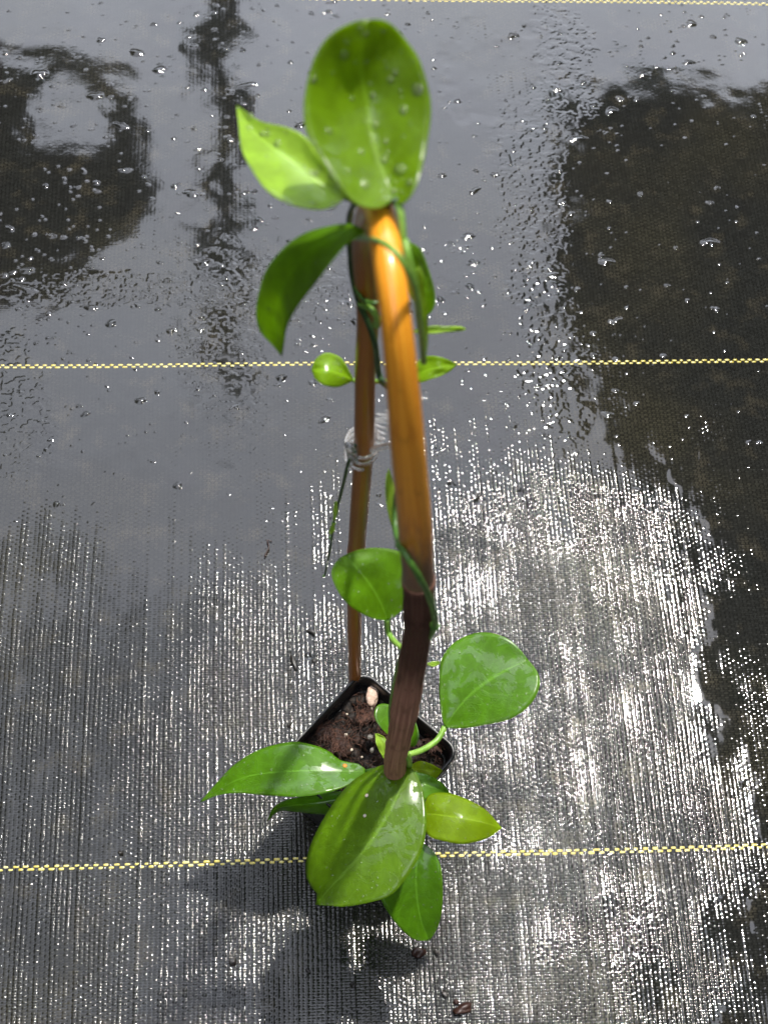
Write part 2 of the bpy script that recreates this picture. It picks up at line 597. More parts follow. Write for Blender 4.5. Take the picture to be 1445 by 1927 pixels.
def loft(prof, close=False):
    """prof: list of (half, corner, z)"""
    V, F_ = [], []
    n = None
    for half, r, z in prof:
        ring = rrect(half, r)
        n = len(ring)
        V += [(x, y, z) for x, y in ring]
    for i in range(len(prof) - 1):
        for k in range(n):
            k2 = (k + 1) % n
            F_.append((i * n + k, i * n + k2, (i + 1) * n + k2, (i + 1) * n + k))
    if close:
        F_.append(tuple((len(prof) - 1) * n + k for k in range(n)))
    return V, F_


def pot():
    m, w = mat('black_pot_plastic')
    tc = w.n('ShaderNodeTexCoord')
    n = w.noise(tc.outputs['Object'], 120.0, 4.0)
    col = w.mix(w.ss(n.outputs[0], 0.45, 0.75), (0.010, 0.010, 0.011), (0.022, 0.020, 0.018))
    p = principled(w, col, w.ss(n.outputs[0], 0.3, 0.7, 0.22, 0.42))
    w.link(bump(w, n.outputs[0], 0.0002, 0.3), p.inputs['Normal'])
    finish(w, p.outputs[0])
    t = thing('flower_pot', 'small square black plastic pot standing cornerwise on the wet mat', 'flower pot', (PC[0], PC[1], 0.0))
    t.rotation_euler = (0, 0, POT_ROT)
    hb, ht = 0.0245, 0.0293
    V, F_ = loft([(hb - 0.003, 0.004, 0.0006), (hb, 0.005, 0.0012), (hb, 0.005, 0.003), (hb + (ht - hb) * 0.35, 0.0055, 0.030), (ht, 0.006, 0.0702),
                  (ht - 0.0014, 0.005, 0.0706), (ht - 0.0016, 0.005, 0.066), (hb - 0.0004, 0.005, 0.006), (hb - 0.006, 0.004, 0.0055)], True)
    mb = MB()
    mb.add(V, F_)
    o = mb.build('pot_wall', m, t)
    h = SIDE / 2
    V, F_ = loft([(ht - 0.0002, 0.0062, 0.0703), (h - 0.0010, 0.0066, 0.0706), (h - 0.0006, 0.0068, 0.0712), (h - 0.0002, 0.0068, 0.083), (h, 0.007, 0.0846), (h - 0.0004, 0.0068, 0.0853),
                  (h - 0.0012, 0.0064, 0.0852), (h - 0.0018, 0.006, 0.0842), (h - 0.0021, 0.006, 0.072), (ht - 0.0002, 0.0062, 0.0703)])
    mb = MB()
    mb.add(V, F_)
    mb.build('rim', m, t)
    return t


pot()


def ico(sub):
    import bmesh
    bm = bmesh.new()
    bmesh.ops.create_icosphere(bm, subdivisions=sub, radius=1)
    V = np.array([v.co[:] for v in bm.verts])
    F_ = [tuple(v.index for v in f.verts) for f in bm.faces]
    bm.free()
    return V, F_


ICO = {k: ico(k) for k in (1, 2, 3, 4)}


def lump(sub, size, rough, g, squash=(1, 1, 1), turn=True):
    V, F_ = ICO[sub]
    ph = g.uniform(0, 10, 9)
    d = 1 + rough * (np.sin(V[:, 0] * 2.3 + ph[0]) * np.sin(V[:, 1] * 2.1 + ph[1]) + 0.6 * np.sin(V[:, 2] * 4.2 + ph[2] + V[:, 0] * 3)
                     + 0.35 * np.sin(V[:, 1] * 8 + ph[3]) * np.sin(V[:, 2] * 7 + ph[4]) + 0.2 * np.sin(V[:, 0] * 15 + ph[5]) * np.sin(V[:, 1] * 14 + ph[6]))
    R = Matrix.Rotation(g.uniform(0, 6.28), 3, 'Z') @ Matrix.Rotation(g.normal(0, 0.5), 3, 'X')
    if not turn:
        R = Matrix.Identity(3)
    return (V * d[:, None] * np.array(squash) * size) @ np.array(R).T, F_


def pot_world(x, y, z):
    p = PC + e1 * x - e2 * y
    return np.array([p[0], p[1], z])


SOIL_Z = 0.0735


def soil():
    def m_of(name, a, b, sc, r=0.75):
        m, w = mat(name)
        tc = w.n('ShaderNodeTexCoord')
        n = w.noise(tc.outputs['Object'], sc, 5.0, 0.65)
        col = w.mix(w.ss(n.outputs[0], 0.35, 0.7), a, b)
        p = principled(w, col, r)
        w.link(bump(w, n.outputs[0], 0.0006, 0.7), p.inputs['Normal'])
        finish(w, p.outputs[0])
        return m
    ms = [m_of('dark_peat', (0.006, 0.004, 0.003), (0.028, 0.016, 0.010), 500), m_of('coir_fibre', (0.028, 0.010, 0.006), (0.10, 0.038, 0.019), 300, 0.6),
          m_of('coir_chunk', (0.012, 0.006, 0.004), (0.06, 0.024, 0.013), 700), m_of('perlite', (0.5, 0.42, 0.33), (0.7, 0.62, 0.5), 400)]
    g = np.random.default_rng(21)
    mb = MB()
    n = 70
    hs = 0.0292
    X, Y = np.meshgrid(np.linspace(-hs, hs, n), np.linspace(-hs, hs, n))
    Z = SOIL_Z - 0.003 + 0.005 * fbm(X / 0.009, Y / 0.009, 5, 3) + 0.002 * fbm(X / 0.002, Y / 0.002, 6, 2)
    V = [pot_world(x, y, z) for x, y, z in zip(X.ravel(), Y.ravel(), Z.ravel())]
    mb.add(V, [(j * n + i, j * n + i + 1, (j + 1) * n + i + 1, (j + 1) * n + i) for j in range(n - 1) for i in range(n - 1)], mi=0)
    def soil_h(x, y):
        return SOIL_Z - 0.003 + 0.005 * float(fbm(np.array([x / 0.009]), np.array([y / 0.009]), 5, 3)[0])
    for _ in range(120):
        x, y = g.uniform(-0.026, 0.026, 2)
        s = g.uniform(0.0012, 0.0036)
        V, F_ = lump(2, s, 0.22, g, (1.2, 0.9, 0.7))
        mb.add(V + pot_world(x, y, soil_h(x, y) + s * 0.1), F_, mi=int(g.choice([0, 0, 2])))
    for _ in range(620):
        x, y = g.uniform(-0.0265, 0.0265, 2)
        L = g.uniform(0.003, 0.012)
        a = g.uniform(0, 6.28)
        z = soil_h(x, y) + 0.0012
        k = g.normal(0, 1.2)
        pts = []
        for t in np.linspace(0, 1, 7):
            aa = a + k * t
            x2 = np.clip(x + math.cos(aa) * L * (t - .5), -0.0285, 0.0285)
            y2 = np.clip(y + math.sin(aa) * L * (t - .5), -0.0285, 0.0285)
            pts.append(pot_world(x2, y2, z + 0.004 * math.sin(t * 3.1) * abs(g.normal(0, .5)) + 0.0012 * t))
        mb.tube(catmull(pts, 9), g.uniform(0.00010, 0.00022), 4, False, mi=int(g.choice([1, 1, 0])))
    # tufted coir cubes
    for px, py, s in ((640, 1400, 0.0065), (690, 1345, 0.006), (610, 1375, 0.005), (818, 1398, 0.005)):
        c = at_z(px, py, SOIL_Z + 0.001)
        V, F_ = lump(3, s * .9, 0.26, g, (1.1, .9, .6))
        mb.add(V + c, F_, mi=2)
        for _ in range(120):
            a, r = g.uniform(0, 6.28), s * g.uniform(0, 0.95)
            q = c + np.array([math.cos(a) * r, math.sin(a) * r, s * 0.55])
            d = np.array([g.normal(0, .4), g.normal(0, .4) - .4, 0.7])
            mb.tube([q, q + d * 0.0012, q + d * np.array([1.6, 1.6, .4]) * 0.0035], 0.00011, 4, False, mi=1)
    ob = mb.build('potting_mix', ms)
    tag(ob, 'dark brown coir and bark potting mix filling the square black pot', 'potting mix', kind='stuff')
    # pale lumps lying in it
    V, F_ = lump(4, 0.0040, 0.13, g, (0.85, 1.45, 0.9), False)
    mb = MB()
    mb.add(np.array(V) @ np.eye(3) + at_z(701, 1309, SOIL_Z + 0.0035), F_)
    o = mb.build('pumice_chunk', m_of('pumice', (0.50, 0.33, 0.25), (0.72, 0.55, 0.44), 600))
    tag(o, 'large pale pinkish pumice chunk in the back corner of the pot', 'pumice chunk')
    for (px, py, s, lb) in ((651, 1384, .0011, 'small white perlite grain on top of the reddish coir tuft'), (697, 1387, .0014, 'pale perlite lump left of the little leaf in the pot'),
                            (661, 1411, .0009, 'round white perlite grain below the coir tuft'), (700, 1412, .0012, 'greyish perlite lump deep in shade near the cane foot'),
                            (653, 1344, .0006, 'tiny white perlite speck near the left edge of the soil'), (700, 1334, .0008, 'tiny white perlite speck just below the pumice chunk'),
                            (681, 1425, .0006, 'tiny white perlite speck above the large front leaf')):
        V, F_ = lump(2, s, 0.15, g)
        mb = MB()
        mb.add(V + at_z(px, py, SOIL_Z + 0.0035), F_)
        tag(mb.build('perlite_grain', ms[3]), lb, 'perlite grain', 'perlite grains in the potting mix')


soil()

# ------------------------------------------------------------------ bamboo hoop
def bamboo_mat(name, a, b, dark, coat):
    m, w = mat(name)
    uv = w.n('ShaderNodeUVMap')
    sp = w.n('ShaderNodeSeparateXYZ')
    w.link(uv.outputs[0], sp.inputs[0])
    st = w.noise(w.vec(w.m('MULTIPLY', sp.outputs[0], 14.0), w.m('MULTIPLY', sp.outputs[1], 1.2), 0.0), 1.0, 4.0)
    bl = w.noise(w.vec(w.m('MULTIPLY', sp.outputs[0], 2.0), w.m('MULTIPLY', sp.outputs[1], 3.2), 0.0), 1.0, 3.0)
    col = w.mix(w.ss(st.outputs[0], 0.35, 0.7), a, b)
    col = w.mix(w.ss(bl.outputs[0], 0.52, 0.72, 0.0, 0.75), col, dark)
    col = w.mix(w.ss(sp.outputs[1], 1.55, 2.1, 0.0, 0.85), col, tuple(x * y for x, y in zip(dark, (0.50, 0.52, 0.6))))
    rg = w.noise(w.vec(w.m('MULTIPLY', sp.outputs[0], 5.0), w.m('MULTIPLY', sp.outputs[1], 9.0), 0.0), 1.0, 5.0, 0.65)
    col = w.mix(w.ss(w.m('ADD', sp.outputs[1], w.m('MULTIPLY', rg.outputs[0], 0.5)), 0.80, 0.30, 0.0, 0.92 if coat > 0.2 else 0.0), col, (0.12, 0.05, 0.03))
    col = w.mix(w.ss(rg.outputs[0], 0.56, 0.70, 0.0, 0.55), col, tuple(x * 0.45 for x in a))
    p = principled(w, col, 0.38 if coat > .2 else 0.7, Coat_Weight=coat, Coat_Roughness=0.16, Specular_IOR_Level=0.5 if coat > .2 else 0.15)
    w.link(bump(w, w.m('ADD', st.outputs[0], rg.outputs[0]), 0.0003 if coat > 0.2 else 0.0022, 0.5), p.inputs['Normal'])
    finish(w, p.outputs[0])
    return m


# pixel, pixel, forward distance (m), width in pixels
FRONT = [(746, 1492, .197, 44), (744, 1430, .1965, 42), (759, 1350, .192, 49), (776, 1250, .188, 51), (788, 1150, .185, 56), (781, 1000, .183, 64),
         (768, 850, .184, 67), (757, 720, .188, 64), (745, 600, .195, 61), (732, 500, .205, 60), (717, 410, .2205, 58), (703, 392, .232, 54), (691, 420, .243, 50),
         (686, 480, .249, 46), (692, 600, .251, 43), (687, 700, .252, 40), (684, 850, .253, 38), (671, 1030, .2545, 32), (667, 1150, .256, 27), (668, 1293, .2585, 24)]


def hoop():
    P, R = [], []
    for px, py, y, wd in FRONT:
        q = at_y(px, py, y)
        P.append(q)
        R.append(wd / 2 * (q - EYE) @ fwd / FPX)
    P, R = np.array(P), np.array(R)
    A = catmull(np.c_[P, R], 260)
    zf = np.argmax(A[:, 2])
    # split at the node where the dark papery sheath ends (pixel height about 1100 on the front leg)
    zn = at_y(788, 1105, .181)[2]
    cut = int(np.argmin(np.abs(A[:zf, 2] - zn)))
    g = np.random.default_rng(2)
    rr = A[:, 3] * (1 + 0.02 * np.interp(np.arange(260), np.arange(0, 260, 9), g.normal(0, 1, 29)))
    def node_bulge(i, amp, wid=1.6):
        return amp * np.exp(-((np.arange(260) - i) / wid) ** 2)
    nb = int(zf + np.argmin(np.abs(A[zf:, 2] - at_y(671, 1036, .2545)[2])))
    nf = int(np.argmin(np.abs(A[:zf, 2] - at_y(768, 800, .184)[2])))
    rr = rr * (1 + node_bulge(cut, .07) + node_bulge(nb, .09))
    base = A[0, :3]
    t = thing('bamboo_hoop', 'tall bent bamboo cane hoop with both feet in the black pot', 'bamboo hoop', base)
    mc = bamboo_mat('bamboo_cane', (0.76, 0.27, 0.014), (0.90, 0.40, 0.030), (0.52, 0.15, 0.010), 0.5)
    md = bamboo_mat('bamboo_sheath', (0.34, 0.16, 0.11), (0.58, 0.30, 0.21), (0.10, 0.04, 0.027), 0.0)
    mb = MB(); mb.tube(A[cut:, :3], rr[cut:], 20); mb.build('cane', mc, t, base)
    mb = MB(); mb.tube(A[:cut + 1, :3], rr[:cut + 1] * np.r_[np.ones(cut - 2) * 1.03, 1.05, 1.06, 1.02] * (1 + 0.035 * np.convolve(g.normal(0, 1, cut + 5), np.ones(5) / 2.2, 'valid')), 20)
    mb.build('sheath', md, t, base)
    for i in (cut, nb):
        mb = MB()
        T = A[i + 1, :3] - A[i - 1, :3]
        T /= np.linalg.norm(T)
        cs = [A[i, :3] + T * d for d in (-.0007, -.0003, 0, .0003, .0007)]
        mb.tube(cs, rr[i] * np.array([1.0, 1.03, 1.04, 1.03, 1.0]) if i == nb else rr[i] * np.array([1.0, 1.02, 1.025, 1.02, 1.0]), 20)
        mb.build('node', md, t, base)
    return A


HOOP = hoop()

# ------------------------------------------------------------------ the vine
def leaf_mat(name, top, trans, tf=0.34, wetness=0.5, young=0.0, seed=0.0):
    m, w = mat(name)
    uv = w.n('ShaderNodeUVMap')
    sp = w.n('ShaderNodeSeparateXYZ')
    w.link(uv.outputs[0], sp.inputs[0])
    tc = w.n('ShaderNodeTexCoord')
    mp = w.n('ShaderNodeMapping')
    mp.inputs['Location'].default_value = (seed, seed * 1.7, 0)
    w.link(tc.outputs['Object'], mp.inputs[0])
    ob = mp.outputs[0]
    c = w.m('ABSOLUTE', w.m('SUBTRACT', sp.outputs[0], 0.5))
    n = w.noise(ob, 140.0, 5.0, 0.6)
    n2 = w.noise(ob, 900.0, 2.0)
    fl = w.noise(ob, 120.0, 5.0, 0.66, 0.8)
    rib = w.ss(c, 0.026, 0.004)
    ph = w.m('SUBTRACT', w.m('MULTIPLY', sp.outputs[1], 6.5), w.m('MULTIPLY', c, 4.2))
    ph = w.m('ADD', ph, w.m('MULTIPLY', n.outputs[0], 0.35))
    vein = w.ss(w.m('PINGPONG', ph, 0.5), 0.09, 0.0)
    dk = tuple(x * 0.78 for x in top)
    lt = tuple(min(1, x * 1.7 + 0.02) for x in top)
    col = w.mix(w.ss(n.outputs[0], 0.35, 0.68), dk, top)
    col = w.mix(w.m('MULTIPLY', rib, 0.55), col, lt)
    col = w.mix(w.m('MULTIPLY', vein, 0.16), col, lt)
    spk = w.ss(w.noise(ob, 1500.0, 1.0).outputs[0], 0.72, 0.78)
    col = w.mix(w.m('MULTIPLY', spk, 0.35), col, (0.35, 0.42, 0.22))
    film = w.ss(fl.outputs[0], 0.64 - 0.2 * wetness, 0.67 - 0.2 * wetness)
    h = w.m('ADD', w.m('MULTIPLY', n.outputs[0], 0.7), w.m('MULTIPLY', film, 0.25))
    h = w.m('ADD', h, w.m('MULTIPLY', n2.outputs[0], 0.05))
    h = w.m('SUBTRACT', h, w.m('MULTIPLY', rib, 0.12))
    h = w.m('SUBTRACT', h, w.m('MULTIPLY', vein, 0.05))
    nrm = bump(w, h, 0.0009, 0.30)
    p = principled(w, col, w.m('MULTIPLY_ADD', film, -0.05, 0.46), Coat_Weight=w.m('MULTIPLY_ADD', film, 1.0, 0.0),
                   Coat_Roughness=0.24, Coat_IOR=1.55, Specular_IOR_Level=0.22)
    w.link(nrm, p.inputs['Normal'])
    tr = w.n('ShaderNodeBsdfTranslucent')
    tcol = w.mix(w.ss(n.outputs[0], 0.3, 0.7), tuple(x * 0.75 for x in trans), trans)
    tcol = w.mix(w.m('MULTIPLY', vein, 0.25), tcol, tuple(x * 0.6 for x in trans))
    w.link(tcol, tr.inputs[0])
    w.link(nrm, tr.inputs['Normal'])
    mx = w.n('ShaderNodeMixShader')
    mx.inputs[0].default_value = tf
    w.link(p.outputs[0], mx.inputs[1])
    w.link(tr.outputs[0], mx.inputs[2])
    finish(w, mx.outputs[0])
    return m


def stem_mat(name, a, b):
    m, w = mat(name)
    tc = w.n('ShaderNodeTexCoord')
    n = w.noise(tc.outputs['Object'], 260.0, 4.0)
    p = principled(w, w.mix(w.ss(n.outputs[0], 0.35, 0.7), a, b), 0.42, Subsurface_Weight=0.0, Coat_Weight=0.3, Coat_Roughness=0.25)
    w.link(bump(w, n.outputs[0], 0.0003, 0.4), p.inputs['Normal'])
    finish(w, p.outputs[0])
    return m


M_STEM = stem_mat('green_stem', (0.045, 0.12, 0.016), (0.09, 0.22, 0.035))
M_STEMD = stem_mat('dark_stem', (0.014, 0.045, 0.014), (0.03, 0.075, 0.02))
M_PET = stem_mat('pale_petiole', (0.14, 0.30, 0.035), (0.24, 0.42, 0.07))
ML = {
    'top': leaf_mat('leaf_top', (0.16, 0.29, 0.005), (0.60, 0.82, 0.02), 0.45, 0.62, seed=1.0),
    'young': leaf_mat('leaf_young', (0.32, 0.52, 0.05), (0.70, 0.90, 0.10), 0.36, 0.85, seed=2.0),
    'mid': leaf_mat('leaf_mid', (0.11, 0.25, 0.005), (0.60, 0.88, 0.02), 0.46, 0.2, seed=3.0),
    'small': leaf_mat('leaf_small', (0.22, 0.40, 0.010), (0.66, 0.88, 0.04), 0.38, 0.4, seed=4.0),
    'low': leaf_mat('leaf_low', (0.085, 0.22, 0.005), (0.45, 0.80, 0.02), 0.34, 0.78, seed=5.0),
    'big': leaf_mat('leaf_big', (0.105, 0.21, 0.004), (0.52, 0.80, 0.02), 0.36, 0.8, seed=6.4),
    'gold': leaf_mat('leaf_gold', (0.20, 0.32, 0.004), (0.75, 0.88, 0.02), 0.45, 0.35, seed=7.0),
}
BASE = at_z(755, 1425, SOIL_Z)
PLANT = thing('hoya_vine', 'young green vine with oval wet leaves climbing the bent bamboo hoop', 'climbing plant', BASE)
LEAFGRID = {}


def leaf(key, m, A, Mi, B, z, zl=0.0, zr=0.0, thick=0.00055, label=None, mode='z', wav=0.0008, pw=1.5, NS=34, NC=19):
    """A, Mi, B: left edge, midrib and right edge from base to tip, in photo pixels; z: heights (or forward distances) along the midrib"""
    A, Mi, B = catmull(A, NS), catmull(Mi, NS), catmull(B, NS)
    s = np.linspace(0, 1, NS)
    zz = np.interp(s, np.linspace(0, 1, len(z)), z)
    k = np.ones(7) / 7
    zz = np.convolve(np.pad(zz, 3, mode='edge'), k, 'valid')
    cs = np.linspace(-1, 1, NC)
    seed = (sum(ord(c) for c in key) * 37) % 50
    top = np.empty((NS, NC, 3))
    for j, c in enumerate(cs):
        E = A if c < 0 else B
        px = Mi + (E - Mi) * abs(c)
        bow = 4 * s * (1 - s)
        off = (zl if c < 0 else zr) * abs(c) ** pw * bow ** 0.7
        off = off + wav * (vnoise(s * 4.0 + seed, np.full(NS, c * 1.6 + seed * .3), 2) * 2) * abs(c) ** 0.7 * np.minimum(1, bow * 2)
        top[:, j] = (at_z if mode == 'z' else at_y)(px[:, 0], px[:, 1], zz + off)
    ds, dc = np.gradient(top, axis=0), np.gradient(top, axis=1)
    ds[0], ds[-1] = ds[1], ds[-2]
    dc[0], dc[-1] = dc[1], dc[-2]
    N = np.cross(ds, dc)
    N /= np.linalg.norm(N, axis=2)[..., None] + 1e-12
    view = EYE - top
    flip = -1.0 if (N * view).sum(2).mean() < 0 else 1.0
    N *= flip
    taper = np.minimum(1, np.minimum(s, 1 - s) * 12)[:, None] * np.minimum(1, (1 - np.abs(cs)) * 3 + 0.35)[None]
    bot = top - N * (thick * taper)[..., None]
    V = np.vstack([top.reshape(-1, 3), bot.reshape(-1, 3)])
    uv1 = np.stack(np.meshgrid((cs + 1) / 2, s), -1).reshape(-1, 2)
    UV = np.vstack([uv1, uv1])
    n = NS * NC
    F_ = []
    for i in range(NS - 1):
        for j in range(NC - 1):
            q = (i * NC + j, i * NC + j + 1, (i + 1) * NC + j + 1, (i + 1) * NC + j)
            F_.append(q if flip > 0 else q[::-1])
            q2 = tuple(x + n for x in q)
            F_.append(q2[::-1] if flip > 0 else q2)
    for i in range(NS - 1):
        for j in (0, NC - 1):
            a, b = i * NC + j, (i + 1) * NC + j
            F_.append((a, b, b + n, a + n))
    me = raw_mesh('leaf', V - BASE, F_, UV)
    for p in me.polygons:
        p.use_smooth = True
    # weld the pinched ends
    import bmesh
    bm = bmesh.new()
    bm.from_mesh(me)
    bmesh.ops.remove_doubles(bm, verts=bm.verts, dist=1e-6)
    bmesh.ops.recalc_face_normals(bm, faces=bm.faces)
    bm.to_mesh(me)
    bm.free()
    for p in me.polygons:
        p.use_smooth = True
    o = link('leaf', me, m, PLANT)
    if label:
        o['label'] = label
    LEAFGRID[key] = (top, N)
    return o


def petiole(parent, pts, r0=0.0011, r1=0.0009, m=None, z0=None):
    P = np.array([at_y(px, py, d) for px, py, d in pts])
    if z0 is not None:
        P[0] = at_z(pts[0][0], pts[0][1], z0)
        if len(P) > 3:
            P[1] += (P[0] - at_y(*pts[0])) * 0.6
    Q = catmull(P, 6 * len(pts))
    mb = MB()
    mb.tube(Q, np.linspace(r0, r1, len(Q)), 10)
    return mb.build('petiole', m or M_PET, parent, BASE)


def stem(pts, r0, r1, m, name='stem'):
    P = np.array([at_y(px, py, d) for px, py, d in pts])
    Q = catmull(P, 8 * len(pts))
    mb = MB()
    rr = np.linspace(r0, r1, len(Q)) * (1 + 0.06 * np.sin(np.arange(len(Q)) * 0.9))
    mb.tube(Q, rr, 10)
    return mb.build(name, m, PLANT, BASE)


# large top leaf
L = leaf('top', ML['top'],
         [(742, 372), (715, 391), (677, 386), (649, 363), (608, 304), (580, 256), (572, 208), (578, 156), (594, 104), (621, 66), (663, 42), (690, 37)],
         [(742, 372), (725, 330), (713, 301), (700, 250), (691, 194), (680, 140), (680, 90), (690, 37)],
         [(742, 372), (752, 385), (764, 379), (784, 346), (803, 270), (810, 194), (791, 118), (767, 80), (739, 48), (714, 37), (690, 37)],
         [.500, .501, .502, .504, .507, .513, .520, .527], .004, .004, .0007, 'largest pale green top leaf, oval and tilted up beyond the hoop', wav=.0012)
petiole(L, [(742, 372, .219), (752, 392, .2165), (757, 430, .214), (760, 470, .211)], .0010, .0008, z0=.4995)
# pale young leaf at the left of the top
L = leaf('young', ML['young'],
         [(652, 372), (640, 345), (600, 295), (575, 258), (540, 240), (490, 228), (462, 210), (445, 197)],
         [(652, 372), (610, 350), (560, 310), (510, 275), (470, 240), (445, 197)],
         [(652, 372), (630, 386), (600, 394), (550, 385), (505, 360), (475, 320), (455, 280), (450, 235), (445, 197)],
         [.482, .484, .484, .482, .478, .474], .0035, .003, label='pale yellow-green young leaf with a pointed tip beside the hoop top')
petiole(L, [(652, 372, .247), (664, 378, .2455), (670, 384, .245)], .0008, .0008, M_STEM, z0=.4815)
# drooping leaf left of the hoop
L = leaf('droop', ML['mid'],
         [(690, 436), (660, 421), (620, 425), (570, 440), (530, 470), (500, 510), (485, 560), (482, 595), (490, 625), (513, 650), (531, 672)],
         [(690, 436), (650, 440), (600, 460), (560, 495), (530, 545), (516, 595), (520, 640), (531, 672)],
         [(690, 436), (655, 456), (625, 490), (595, 530), (570, 562), (550, 592), (538, 620), (534, 648), (531, 672)],
         [.470, .472, .469, .462, .450, .436, .422, .412], -.006, .010, label='dark green leaf drooping to the left of the hoop top')
# folded leaf behind the hoop at the right
L = leaf('fold', ML['mid'],
         [(764, 452), (762, 500), (768, 545), (782, 575), (800, 598)], [(764, 452), (785, 490), (798, 530), (803, 565), (800, 598)],
         [(764, 452), (790, 468), (806, 505), (818, 550), (816, 580), (800, 598)], [.448, .440, .425, .408, .395], -.003, -.004,
         label='dark folded leaf hanging behind the right side of the hoop top')
# tender tip hanging before it
L = leaf('tip', ML['young'], [(788, 500), (778, 530), (782, 590), (790, 640), (797, 682)], [(788, 500), (788, 540), (793, 600), (797, 650), (797, 682)],
         [(788, 500), (797, 540), (803, 590), (804, 640), (797, 682)], [.470, .462, .448, .436, .428], .002, .002,
         label='slender light green shoot leaf dangling beside the bright cane')
# thin leaf seen edge on
L = leaf('edge', ML['young'], [(775, 624), (815, 615), (850, 616), (878, 619)], [(775, 624), (815, 620), (850, 619), (878, 619)], [(775, 624), (815, 626), (850, 622), (878, 619)],
         [.40, .401, .401, .40], .001, .001, label='narrow light green leaf seen edge-on pointing right')
# small pair half way up
L = leaf('pair_l', ML['small'], [(665, 716), (652, 688), (638, 671), (615, 664), (595, 675), (586, 696)], [(665, 716), (645, 706), (620, 697), (600, 694), (586, 696)],
         [(665, 716), (650, 724), (632, 729), (610, 725), (594, 714), (586, 696)], [.362, .366, .368, .366], .002, -.003,
         label='small round yellow-green leaf left of the rear cane leg')
petiole(L, [(665, 716, .256), (690, 718, .258), (718, 718, .256)], .0008, .0008, z0=.3615)
L = leaf('pair_r', ML['small'], [(775, 708), (790, 676), (812, 670), (840, 676), (860, 686)], [(775, 708), (800, 697), (830, 690), (860, 686)],
         [(775, 708), (788, 720), (815, 712), (845, 700), (860, 686)], [.362, .366, .368, .366], .002, -.002,
         label='small pointed leaf right of the front cane leg')
petiole(L, [(775, 708, .259), (748, 716, .259), (718, 718, .256)], .0008, .0008, z0=.3615)
# sliver leaf behind the front leg
L = leaf('sliver', ML['young'], [(756, 1030), (740, 995), (729, 955), (726, 915), (732, 880)], [(756, 1030), (745, 995), (737, 955), (733, 915), (732, 880)],
         [(756, 1030), (754, 995), (750, 955), (742, 915), (732, 880)], [.335, .345, .355, .362, .368], .002, -.002,
         label='narrow pale leaf half hidden behind the front cane leg')
# leaf half way up the front leg
L = leaf('mid', ML['mid'], [(729, 1167), (700, 1163), (660, 1141), (635, 1110), (624, 1077), (636, 1053), (650, 1044)], [(729, 1167), (714, 1130), (692, 1095), (668, 1065), (650, 1044)],
         [(729, 1167), (752, 1152), (785, 1112), (786, 1065), (752, 1038), (710, 1031), (675, 1035), (650, 1044)], [.284, .290, .296, .300, .300], .003, .003, pw=1.3,
         label='round green leaf behind the brown part of the front cane leg')
petiole(L, [(728, 1166, .2035), (731, 1190, .2025), (742, 1207, .200), (760, 1222, .196)], .0011, .0010, z0=.2835)
# right leaf above the pot
L = leaf('right', ML['low'], [(836, 1369), (829, 1330), (827, 1285), (830, 1243), (850, 1213), (882, 1195), (916, 1190), (952, 1200), (976, 1220), (993, 1241)],
         [(836, 1369), (868, 1325), (905, 1290), (950, 1262), (993, 1241)],
         [(836, 1369), (870, 1370), (910, 1364), (955, 1354), (986, 1336), (1006, 1313), (1015, 1288), (1010, 1263), (993, 1241)], [.150, .156, .161, .164, .166], .003, .002, pw=1.3,
         label='broad round leaf on its own stalk right of the cane above the pot')
petiole(L, [(837, 1368, .2145), (822, 1393, .2085), (795, 1411, .203), (768, 1420, .199)], .0014, .0013, z0=.1495)
L = leaf('stub', ML['young'], [(804, 1250), (814, 1245), (828, 1247)], [(804, 1250), (815, 1249), (828, 1247)], [(804, 1250), (815, 1253), (828, 1247)], [.215, .214, .213], 0, 0,
         label='tiny pale bud right of the brown cane')
# leaves round the foot
L = leaf('left', ML['low'], [(692, 1452), (676, 1438), (655, 1434), (638, 1429), (620, 1414), (590, 1402), (550, 1396), (490, 1410), (440, 1440), (404, 1478), (375, 1511)],
         [(692, 1452), (640, 1451), (590, 1450), (530, 1452), (470, 1460), (425, 1478), (375, 1511)],
         [(692, 1452), (680, 1464), (650, 1480), (620, 1490), (570, 1499), (510, 1497), (450, 1492), (410, 1496), (375, 1511)],
         [.098, .100, .101, .098, .092, .084, .074], -.002, .003, label='long pointed wet leaf reaching left over the pot rim')
petiole(L, [(690, 1452, .209), (712, 1448, .204), (735, 1440, .199)], .0012, .0012, M_STEM, z0=.0975)
L = leaf('under', ML['low'], [(655, 1488), (620, 1490), (580, 1498), (540, 1505), (515, 1520), (503, 1546)], [(655, 1500), (615, 1508), (570, 1514), (540, 1516), (518, 1524), (503, 1546)],
         [(655, 1528), (620, 1533), (590, 1532), (555, 1528), (525, 1527), (503, 1546)], [.086, .086, .085, .082, .078, .070], -.001, -.009,
         label='small curled leaf under the long left leaf, pale underside showing')
L = leaf('front', ML['big'], [(770, 1438), (738, 1436), (700, 1447), (652, 1480), (606, 1545), (581, 1600), (575, 1642), (584, 1668), (596, 1682), (594, 1703)],
         [(770, 1438), (742, 1510), (700, 1580), (660, 1630), (622, 1670), (594, 1703)],
         [(770, 1438), (790, 1470), (800, 1510), (802, 1560), (790, 1608), (766, 1650), (736, 1684), (700, 1697), (650, 1706), (615, 1704), (594, 1703)],
         [.137, .138, .137, .134, .130, .125, .120], -.013, .002, .0007, label='largest low leaf hanging over the front of the pot, two white scale spots')
FRONTLEAF = L
petiole(L, [(770, 1440, .1945), (769, 1428, .195), (764, 1415, .1955)], .0014, .0013, z0=.1365)
